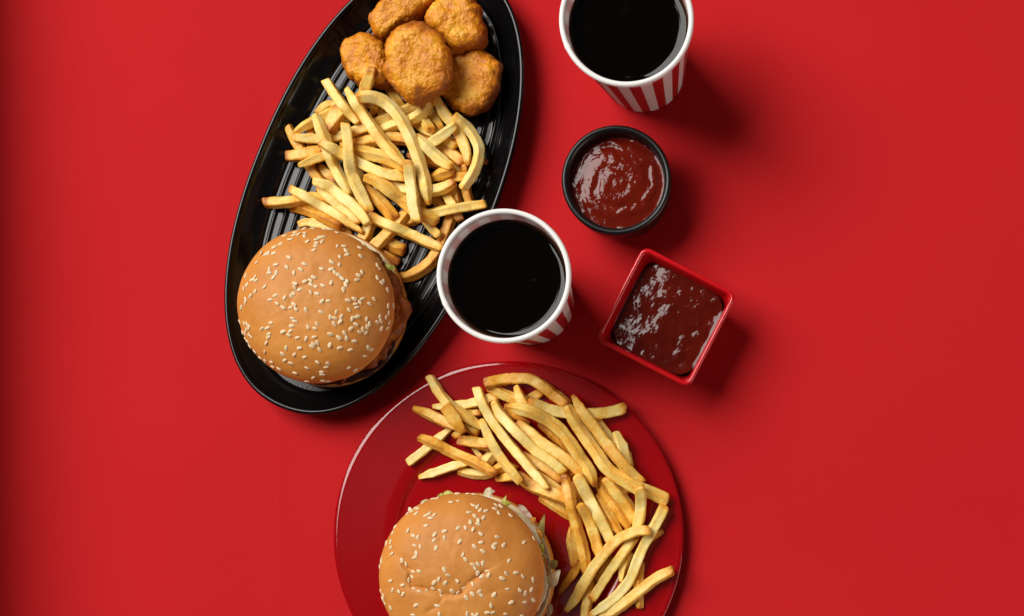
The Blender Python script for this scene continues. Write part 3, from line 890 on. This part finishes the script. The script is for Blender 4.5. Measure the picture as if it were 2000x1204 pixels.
# ---------------------------------------------------------------- fries
class Heap:
    """height map the fries are dropped on, one after the other"""
    def __init__(s, x0, x1, y0, y1, fn, step=0.0012):
        s.x0, s.y0, s.st = x0, y0, step
        s.nx, s.ny = int((x1 - x0) / step) + 1, int((y1 - y0) / step) + 1
        s.h = np.zeros((s.nx, s.ny))
        for i in range(s.nx):
            for j in range(s.ny):
                s.h[i, j] = fn(x0 + i * step, y0 + j * step)
        gx, gy = np.meshgrid(np.arange(s.nx) * step + x0, np.arange(s.ny) * step + y0, indexing='ij')
        s.gx, s.gy = gx, gy
    def window(s, x, y, r):
        i0, i1 = max(0, int((x - r - s.x0) / s.st)), min(s.nx, int((x + r - s.x0) / s.st) + 2)
        j0, j1 = max(0, int((y - r - s.y0) / s.st)), min(s.ny, int((y + r - s.y0) / s.st) + 2)
        return slice(i0, i1), slice(j0, j1)
    def under(s, x, y, r):
        a, b = s.window(x, y, r)
        w = s.h[a, b]
        if w.size == 0: return 0.0
        m = (s.gx[a, b] - x) ** 2 + (s.gy[a, b] - y) ** 2 <= r * r
        return float(w[m].max()) if m.any() else 0.0
    def stamp(s, pts, hw, ht):
        for p, k in pts:
            a, b = s.window(p[0], p[1], hw * k)
            d2 = ((s.gx[a, b] - p[0]) ** 2 + (s.gy[a, b] - p[1]) ** 2) / (hw * k) ** 2
            top = p[2] + ht * k * np.sqrt(np.clip(1 - d2 ** 2, 0, 1))
            s.h[a, b] = np.where(d2 < 1, np.maximum(s.h[a, b], top), s.h[a, b])

def fry(heap, label, w, px, brown, seed, group):
    rnd = random.Random(seed)
    pp = spline(px, 8)
    # resample evenly to about 26 stations
    cum = np.concatenate([[0], np.cumsum([np.linalg.norm(pp[i + 1] - pp[i]) for i in range(len(pp) - 1)])])
    n = max(14, min(44, int(cum[-1] / 5)))
    S = np.linspace(0, cum[-1], n)
    X = np.interp(S, cum, [q[0] for q in pp]); Y = np.interp(S, cum, [q[1] for q in pp])
    hw = w * 0.470 * 0.975 / FPX
    ht = hw * rnd.uniform(0.82, 0.98)
    z = np.full(n, 0.02)
    for it in range(4):
        pts = [P(X[i], Y[i], z[i]) for i in range(n)]
        H = np.array([heap.under(p.x, p.y, hw * 0.72) for p in pts]) + ht * 0.80
        s = S / S[-1]
        # resting line: the edge of the upper hull that spans the middle
        best = None
        mid = 0.5
        hull = []
        for i in range(n):
            while len(hull) >= 2 and (H[hull[-1]] - H[hull[-2]]) * (s[i] - s[hull[-2]]) <= (H[i] - H[hull[-2]]) * (s[hull[-1]] - s[hull[-2]]):
                hull.pop()
            hull.append(i)
        for a, b in zip(hull, hull[1:]):
            if s[a] <= mid <= s[b]:
                best = (a, b)
        a, b = best
        line = H[a] + (H[b] - H[a]) * (s - s[a]) / (s[b] - s[a])
        L = S[-1] * 0.97 / FPX
        mx = 0.42 * L
        sl = line[-1] - line[0]
        if abs(sl) > mx:
            mean = np.max(H - math.copysign(mx, sl) * (s - 0.5))
            line = mean + math.copysign(mx, sl) * (s - 0.5)
        gap = np.clip(line - H, 0, None)
        sag = np.minimum(gap * 0.55, 0.006)
        for _ in range(10):
            sag = (np.concatenate([[sag[0]], sag[:-1]]) + 2 * sag + np.concatenate([sag[1:], [sag[-1]]])) / 4
        z = 0.5 * z + 0.5 * (line - sag) if it < 3 else line - sag
    pts = [np.array(P(X[i], Y[i], z[i])) for i in range(n)]
    # taper of the two ends
    tip = [rnd.choice([0.9, 0.75, 0.55, 0.95]), rnd.choice([0.9, 0.75, 0.55, 0.95])]
    kk = []
    for i in range(n):
        d0, d1 = S[i], S[-1] - S[i]
        k = min(1.0, tip[0] + (1 - tip[0]) * d0 / 26) * min(1.0, tip[1] + (1 - tip[1]) * d1 / 26)
        kk.append(k * (1 + 0.07 * noise.noise(Vector((S[i] * 0.05, seed * 3.3, 0)))))
    heap.stamp(list(zip(pts, kk)), hw, ht)
    # mesh
    org = sum(pts) / n
    # rounded square with slightly sunken faces
    bev = rnd.uniform(0.20, 0.34)
    sunk = rnd.uniform(0.90, 0.98)
    section = []
    for q in range(4):
        for aa in (0, 30, 60, 90):
            a_ = R(q * 90 + aa)
            cx_ = (1 - bev) * (1 if q in (0, 3) else -1); cy_ = (1 - bev) * (1 if q in (0, 1) else -1)
            section.append((cx_ + bev * math.cos(a_), cy_ + bev * math.sin(a_)))
        for fl in (0.42, -0.42):
            px_, py_ = [(fl, sunk), (-sunk, fl), (-fl, -sunk), (sunk, -fl)][q]
            section.append((px_, py_))
    m = len(section)
    roll0 = rnd.uniform(-0.30, 0.30) if rnd.random() < 0.7 else rnd.uniform(0.5, 1.0)
    twist = rnd.uniform(-0.5, 0.5)
    # stations with rounded ends
    st = []
    endl = [rnd.uniform(0.25, 0.7) * hw, rnd.uniform(0.25, 0.7) * hw]
    slant = [rnd.uniform(-0.6, 0.6), rnd.uniform(-0.6, 0.6)]
    P_ = [Vector(p) for p in pts]
    T_ = [(P_[min(i + 1, n - 1)] - P_[max(i - 1, 0)]).normalized() for i in range(n)]
    for q in (0.16, 0.62, 0.90):
        st.append((P_[0] - T_[0] * endl[0] * math.sqrt(1 - q * q) , T_[0], kk[0] * q ** 0.8, 0.0))
    for i in range(n): st.append((P_[i], T_[i], kk[i], S[i] / S[-1]))
    for q in (0.90, 0.62, 0.16):
        st.append((P_[-1] + T_[-1] * endl[1] * math.sqrt(1 - q * q), T_[-1], kk[-1] * q ** 0.8, 1.0))
    v, br = [], []
    Lpx = S[-1]
    endb = rnd.uniform(0.3, 3.0)
    for a_i, (c, t, k, s) in enumerate(st):
        side = Vector((t.y, -t.x, 0)).normalized()
        up = side.cross(t) * -1
        if up.z < 0: up = -up
        roll = roll0 + twist * s
        for j in range(m):
            x, y = section[j]
            rr = math.hypot(x, y)
            ca, sa = x / rr, y / rr
            xr, yr = x * math.cos(roll) - y * math.sin(roll), x * math.sin(roll) + y * math.cos(roll)
            f_ = (math.cos(roll) ** 2 + math.sin(roll) ** 2 * 0.86) * 0.98
            w3 = c + side * xr * hw * k * f_ + up * yr * ht * k * f_
            dn = noise.fractal(Vector((w3.x * 240, w3.y * 240, w3.z * 240 + seed)), 1, 2, 2) * 0.00042
            w3 = w3 + (side * ca + up * sa) * dn
            if a_i < 4: w3 = w3 + t * slant[0] * hw * x * 0.5 * k
            if a_i >= len(st) - 4: w3 = w3 + t * slant[1] * hw * x * 0.5 * k
            v.append(w3 - Vector(org))
            e = min(s, 1 - s) * Lpx
            corner = max(0.0, rr - 1.12) * 0.50
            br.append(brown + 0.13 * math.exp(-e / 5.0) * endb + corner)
    f = ring_faces(len(st), m)
    f.append(tuple(reversed(range(m)))); f.append(tuple(range((len(st) - 1) * m, len(st) * m)))
    o = mesh('french_fry', v, f, M_FRY, attrs={'brown': br}, loc=Vector(org))
    return tag(o, label, 'fry', group)

# (label, width in photograph pixels, centre line in photograph pixels, browning), listed from the bottom of the heap up
TRAY_FRIES = [
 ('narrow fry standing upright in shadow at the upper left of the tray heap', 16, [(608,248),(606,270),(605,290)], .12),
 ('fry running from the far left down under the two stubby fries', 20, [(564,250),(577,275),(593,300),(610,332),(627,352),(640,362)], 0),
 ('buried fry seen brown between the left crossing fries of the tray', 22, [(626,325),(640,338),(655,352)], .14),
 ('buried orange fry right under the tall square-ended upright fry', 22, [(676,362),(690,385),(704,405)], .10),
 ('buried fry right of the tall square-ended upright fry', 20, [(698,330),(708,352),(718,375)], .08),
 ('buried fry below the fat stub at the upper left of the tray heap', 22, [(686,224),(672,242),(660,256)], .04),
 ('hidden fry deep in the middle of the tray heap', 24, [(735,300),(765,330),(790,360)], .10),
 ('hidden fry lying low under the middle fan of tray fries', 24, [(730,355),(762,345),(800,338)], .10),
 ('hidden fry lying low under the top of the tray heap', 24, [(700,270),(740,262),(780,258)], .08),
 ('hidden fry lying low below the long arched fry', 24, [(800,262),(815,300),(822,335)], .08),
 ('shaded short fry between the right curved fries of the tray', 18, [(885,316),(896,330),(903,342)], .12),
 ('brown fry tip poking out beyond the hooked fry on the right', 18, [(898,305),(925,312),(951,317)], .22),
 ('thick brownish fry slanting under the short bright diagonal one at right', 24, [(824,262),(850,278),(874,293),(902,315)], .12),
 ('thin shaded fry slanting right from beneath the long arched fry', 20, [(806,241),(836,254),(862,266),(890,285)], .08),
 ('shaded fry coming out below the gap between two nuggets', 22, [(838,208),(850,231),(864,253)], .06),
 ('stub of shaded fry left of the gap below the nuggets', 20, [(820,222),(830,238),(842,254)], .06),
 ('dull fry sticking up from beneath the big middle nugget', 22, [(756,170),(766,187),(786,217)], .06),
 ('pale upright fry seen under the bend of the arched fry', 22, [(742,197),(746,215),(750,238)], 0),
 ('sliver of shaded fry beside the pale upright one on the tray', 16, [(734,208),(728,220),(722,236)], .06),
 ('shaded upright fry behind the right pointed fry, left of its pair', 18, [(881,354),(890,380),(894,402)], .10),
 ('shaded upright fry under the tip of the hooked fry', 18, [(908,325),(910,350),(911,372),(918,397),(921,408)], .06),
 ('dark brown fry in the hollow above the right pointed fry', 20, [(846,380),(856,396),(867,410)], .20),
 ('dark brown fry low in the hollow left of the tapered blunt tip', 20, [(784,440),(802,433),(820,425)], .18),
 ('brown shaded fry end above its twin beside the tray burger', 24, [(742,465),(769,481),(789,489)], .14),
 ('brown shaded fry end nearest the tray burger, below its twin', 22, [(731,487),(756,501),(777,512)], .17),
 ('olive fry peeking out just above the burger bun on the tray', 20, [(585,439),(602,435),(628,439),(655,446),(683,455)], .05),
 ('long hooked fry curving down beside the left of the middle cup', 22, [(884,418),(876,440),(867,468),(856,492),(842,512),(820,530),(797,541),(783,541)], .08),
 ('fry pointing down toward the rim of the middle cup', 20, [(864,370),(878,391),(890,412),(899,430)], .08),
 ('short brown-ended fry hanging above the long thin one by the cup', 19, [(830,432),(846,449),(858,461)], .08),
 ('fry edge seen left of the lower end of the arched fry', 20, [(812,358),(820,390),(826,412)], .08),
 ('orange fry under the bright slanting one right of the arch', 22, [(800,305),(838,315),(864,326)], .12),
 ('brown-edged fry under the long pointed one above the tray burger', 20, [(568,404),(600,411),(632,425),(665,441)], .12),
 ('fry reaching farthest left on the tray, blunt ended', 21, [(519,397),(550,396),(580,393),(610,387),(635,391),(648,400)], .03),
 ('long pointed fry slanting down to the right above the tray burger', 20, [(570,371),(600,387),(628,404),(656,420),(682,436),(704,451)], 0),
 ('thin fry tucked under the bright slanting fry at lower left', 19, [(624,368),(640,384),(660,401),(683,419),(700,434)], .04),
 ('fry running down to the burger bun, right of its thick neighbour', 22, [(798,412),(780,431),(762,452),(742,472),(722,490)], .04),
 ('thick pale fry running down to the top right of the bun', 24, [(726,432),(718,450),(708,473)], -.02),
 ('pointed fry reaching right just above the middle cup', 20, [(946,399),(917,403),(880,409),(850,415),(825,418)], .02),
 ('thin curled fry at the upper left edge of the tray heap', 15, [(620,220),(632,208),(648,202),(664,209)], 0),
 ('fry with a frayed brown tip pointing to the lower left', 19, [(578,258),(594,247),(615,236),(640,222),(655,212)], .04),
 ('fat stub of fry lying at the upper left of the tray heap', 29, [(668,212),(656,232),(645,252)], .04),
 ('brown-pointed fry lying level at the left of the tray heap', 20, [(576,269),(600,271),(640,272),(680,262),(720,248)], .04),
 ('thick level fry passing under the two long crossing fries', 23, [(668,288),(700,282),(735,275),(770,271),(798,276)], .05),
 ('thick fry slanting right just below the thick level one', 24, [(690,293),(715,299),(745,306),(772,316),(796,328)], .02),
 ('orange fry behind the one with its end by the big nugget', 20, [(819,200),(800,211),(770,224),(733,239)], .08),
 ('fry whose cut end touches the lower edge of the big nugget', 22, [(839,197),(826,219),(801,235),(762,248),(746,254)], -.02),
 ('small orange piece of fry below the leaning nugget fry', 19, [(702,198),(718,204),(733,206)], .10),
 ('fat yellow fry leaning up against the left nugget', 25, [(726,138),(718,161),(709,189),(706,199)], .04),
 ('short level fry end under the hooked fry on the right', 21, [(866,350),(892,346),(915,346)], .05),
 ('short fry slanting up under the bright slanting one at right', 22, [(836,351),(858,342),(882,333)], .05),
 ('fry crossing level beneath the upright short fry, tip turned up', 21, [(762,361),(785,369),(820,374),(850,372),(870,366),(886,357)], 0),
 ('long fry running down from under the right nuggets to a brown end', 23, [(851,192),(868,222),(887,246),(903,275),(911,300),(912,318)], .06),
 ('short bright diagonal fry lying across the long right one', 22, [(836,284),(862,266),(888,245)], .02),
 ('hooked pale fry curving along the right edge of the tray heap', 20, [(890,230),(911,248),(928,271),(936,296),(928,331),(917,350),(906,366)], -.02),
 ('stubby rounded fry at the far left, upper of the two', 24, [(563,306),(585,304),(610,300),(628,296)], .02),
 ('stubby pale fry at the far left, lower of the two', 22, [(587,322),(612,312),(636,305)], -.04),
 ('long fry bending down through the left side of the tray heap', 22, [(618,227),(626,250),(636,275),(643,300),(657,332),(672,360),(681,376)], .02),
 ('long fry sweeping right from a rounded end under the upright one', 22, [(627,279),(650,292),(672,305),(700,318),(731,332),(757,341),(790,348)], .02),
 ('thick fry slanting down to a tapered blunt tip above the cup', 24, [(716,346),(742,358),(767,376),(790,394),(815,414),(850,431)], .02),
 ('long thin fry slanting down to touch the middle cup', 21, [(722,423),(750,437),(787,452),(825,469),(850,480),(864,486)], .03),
 ('broad yellow fry with a rounded lower end near the heap bottom', 24, [(716,368),(737,389),(755,408),(768,424)], .03),
 ('bright fry slanting down to end above the burger bun', 24, [(617,355),(642,364),(665,382),(688,401),(706,420),(717,436)], -.02),
 ('bright fry slanting right with a cut end, right of the arch', 22, [(812,268),(829,282),(849,302),(867,317),(881,325)], -.03),
 ('fry at the top left of the heap with a square cut end', 20, [(638,159),(656,187),(675,212),(687,226),(699,240)], 0),
 ('long straight fry crossing the top of the heap from the upper left', 22, [(679,177),(700,210),(725,246),(748,277),(768,299),(788,319)], -.03),
 ('tall square-ended upright fry left of the heap centre', 22, [(675,246),(679,280),(682,320),(691,351),(706,382),(720,410)], 0),
 ('upright short fry standing in front of the arched fry', 22, [(797,318),(801,345),(805,376),(808,402),(815,432)], -.03),
 ('long arched fry crowning the tray heap from nuggets to centre', 24, [(701,191),(719,189),(739,193),(761,207),(778,226),(791,248),(803,272),(812,295),(821,322),(830,357),(836,394)], 0),
]
PLATE_FRIES = [
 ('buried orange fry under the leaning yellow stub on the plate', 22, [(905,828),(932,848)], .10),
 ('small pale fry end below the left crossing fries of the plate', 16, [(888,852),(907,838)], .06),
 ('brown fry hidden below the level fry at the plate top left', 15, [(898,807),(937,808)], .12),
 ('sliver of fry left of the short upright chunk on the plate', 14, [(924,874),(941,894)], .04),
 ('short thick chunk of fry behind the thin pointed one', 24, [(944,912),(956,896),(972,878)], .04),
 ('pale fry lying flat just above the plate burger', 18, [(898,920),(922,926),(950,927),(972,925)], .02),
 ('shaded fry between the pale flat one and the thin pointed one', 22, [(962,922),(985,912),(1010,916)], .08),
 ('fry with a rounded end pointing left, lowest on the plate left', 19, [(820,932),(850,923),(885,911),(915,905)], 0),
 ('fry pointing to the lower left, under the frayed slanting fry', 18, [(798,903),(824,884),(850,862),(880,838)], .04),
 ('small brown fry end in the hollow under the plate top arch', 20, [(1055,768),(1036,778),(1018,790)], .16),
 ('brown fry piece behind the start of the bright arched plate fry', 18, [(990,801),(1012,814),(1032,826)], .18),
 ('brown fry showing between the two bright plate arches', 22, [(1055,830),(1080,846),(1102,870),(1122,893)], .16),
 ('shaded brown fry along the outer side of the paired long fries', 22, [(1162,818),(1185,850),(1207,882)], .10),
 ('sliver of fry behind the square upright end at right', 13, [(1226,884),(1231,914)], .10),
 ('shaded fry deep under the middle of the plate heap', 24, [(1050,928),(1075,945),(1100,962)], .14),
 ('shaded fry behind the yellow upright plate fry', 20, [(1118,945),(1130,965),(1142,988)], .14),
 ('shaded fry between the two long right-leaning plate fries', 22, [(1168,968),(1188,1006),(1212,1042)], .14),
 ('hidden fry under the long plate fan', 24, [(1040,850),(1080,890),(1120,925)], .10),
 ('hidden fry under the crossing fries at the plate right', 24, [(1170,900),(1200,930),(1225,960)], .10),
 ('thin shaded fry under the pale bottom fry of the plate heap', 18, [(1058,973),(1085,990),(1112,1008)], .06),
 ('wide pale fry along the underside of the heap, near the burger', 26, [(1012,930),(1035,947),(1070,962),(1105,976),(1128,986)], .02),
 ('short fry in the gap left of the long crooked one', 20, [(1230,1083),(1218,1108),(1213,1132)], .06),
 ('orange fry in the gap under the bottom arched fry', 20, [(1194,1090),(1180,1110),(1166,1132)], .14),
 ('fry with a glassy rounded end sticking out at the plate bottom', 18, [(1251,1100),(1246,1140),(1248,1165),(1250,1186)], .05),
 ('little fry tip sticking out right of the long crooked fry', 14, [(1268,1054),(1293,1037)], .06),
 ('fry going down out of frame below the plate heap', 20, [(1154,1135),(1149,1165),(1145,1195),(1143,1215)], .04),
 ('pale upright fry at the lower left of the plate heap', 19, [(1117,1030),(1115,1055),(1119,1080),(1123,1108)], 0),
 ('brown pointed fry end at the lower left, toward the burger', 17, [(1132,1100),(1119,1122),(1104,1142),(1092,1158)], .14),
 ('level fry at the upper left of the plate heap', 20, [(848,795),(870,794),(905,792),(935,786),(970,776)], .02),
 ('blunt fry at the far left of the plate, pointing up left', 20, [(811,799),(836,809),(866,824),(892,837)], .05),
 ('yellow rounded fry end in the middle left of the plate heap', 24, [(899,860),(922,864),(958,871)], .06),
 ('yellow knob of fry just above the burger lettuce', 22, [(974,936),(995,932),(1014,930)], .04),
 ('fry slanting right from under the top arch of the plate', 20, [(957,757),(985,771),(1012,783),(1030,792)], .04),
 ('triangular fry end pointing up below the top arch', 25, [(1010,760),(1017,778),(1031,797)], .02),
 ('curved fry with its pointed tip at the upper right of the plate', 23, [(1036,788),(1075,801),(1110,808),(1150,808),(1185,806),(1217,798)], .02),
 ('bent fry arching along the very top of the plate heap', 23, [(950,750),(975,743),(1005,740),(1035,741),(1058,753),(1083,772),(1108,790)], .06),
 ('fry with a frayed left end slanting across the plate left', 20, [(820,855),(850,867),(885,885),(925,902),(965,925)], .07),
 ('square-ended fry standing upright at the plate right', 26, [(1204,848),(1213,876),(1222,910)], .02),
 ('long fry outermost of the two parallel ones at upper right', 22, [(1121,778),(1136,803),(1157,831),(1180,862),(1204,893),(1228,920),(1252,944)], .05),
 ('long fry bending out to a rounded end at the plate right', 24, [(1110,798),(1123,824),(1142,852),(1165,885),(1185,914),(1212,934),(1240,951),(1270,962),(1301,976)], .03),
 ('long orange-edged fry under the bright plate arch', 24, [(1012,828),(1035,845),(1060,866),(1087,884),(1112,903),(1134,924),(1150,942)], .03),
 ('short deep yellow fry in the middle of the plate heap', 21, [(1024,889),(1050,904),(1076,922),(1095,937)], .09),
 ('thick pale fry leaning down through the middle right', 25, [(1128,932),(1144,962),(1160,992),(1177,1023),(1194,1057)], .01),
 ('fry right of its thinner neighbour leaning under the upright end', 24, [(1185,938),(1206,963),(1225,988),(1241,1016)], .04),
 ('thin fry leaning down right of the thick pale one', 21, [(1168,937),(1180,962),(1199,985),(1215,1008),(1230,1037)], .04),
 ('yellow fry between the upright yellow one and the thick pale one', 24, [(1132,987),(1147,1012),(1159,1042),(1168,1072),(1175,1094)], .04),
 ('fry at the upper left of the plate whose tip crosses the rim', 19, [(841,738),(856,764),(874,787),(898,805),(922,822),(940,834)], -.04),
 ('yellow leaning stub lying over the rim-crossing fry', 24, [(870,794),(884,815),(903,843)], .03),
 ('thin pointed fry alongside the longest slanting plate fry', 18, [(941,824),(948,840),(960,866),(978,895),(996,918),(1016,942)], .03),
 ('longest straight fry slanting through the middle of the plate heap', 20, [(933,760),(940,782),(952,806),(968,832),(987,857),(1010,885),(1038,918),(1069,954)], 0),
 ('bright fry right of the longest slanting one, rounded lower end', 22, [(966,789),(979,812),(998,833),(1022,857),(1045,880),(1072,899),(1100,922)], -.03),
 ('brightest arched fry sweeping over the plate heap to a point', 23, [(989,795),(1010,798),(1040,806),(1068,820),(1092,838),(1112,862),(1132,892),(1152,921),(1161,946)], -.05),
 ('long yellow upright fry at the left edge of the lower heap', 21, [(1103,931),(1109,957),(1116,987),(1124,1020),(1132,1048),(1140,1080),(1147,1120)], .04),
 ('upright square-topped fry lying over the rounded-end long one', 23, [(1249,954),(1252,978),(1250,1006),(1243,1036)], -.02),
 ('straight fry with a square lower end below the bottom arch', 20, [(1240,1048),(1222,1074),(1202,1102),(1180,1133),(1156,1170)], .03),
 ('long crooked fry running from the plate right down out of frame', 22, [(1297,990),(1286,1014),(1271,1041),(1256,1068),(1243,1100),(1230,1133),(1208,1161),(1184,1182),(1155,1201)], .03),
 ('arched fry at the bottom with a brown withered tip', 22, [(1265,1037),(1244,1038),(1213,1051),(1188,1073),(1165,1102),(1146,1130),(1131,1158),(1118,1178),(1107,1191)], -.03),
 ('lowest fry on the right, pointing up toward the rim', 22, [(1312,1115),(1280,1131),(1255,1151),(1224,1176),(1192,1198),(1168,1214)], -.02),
]
def all_fries():
    a, b = P(430, 640, 0.03), P(1000, 100, 0.03)
    hp = Heap(a.x, b.x, a.y, b.y, tray_height)
    # the lower nuggets are already on the tray
    for c, fn, top, bot, o in nug_objs[:1]:
        for i in range(hp.nx):
            for j in range(hp.ny):
                x, y = hp.x0 + i * hp.st - c.x, hp.y0 + j * hp.st - c.y
                d = math.hypot(x, y)
                if d < 0.04 and d < fn(math.atan2(y, x)) * 0.95: hp.h[i, j] = max(hp.h[i, j], top - 0.004)
    for k, (lab, w, px, br) in enumerate(TRAY_FRIES):
        fry(hp, lab, w, px, br, 100 + k, 'fries on the black tray')
    a, b = P(760, 1230, 0.03), P(1350, 700, 0.03)
    hp = Heap(a.x, b.x, a.y, b.y, plate_height)
    for k, (lab, w, px, br) in enumerate(PLATE_FRIES):
        fry(hp, lab, w, px, br, 300 + k, 'fries on the red plate')
all_fries()
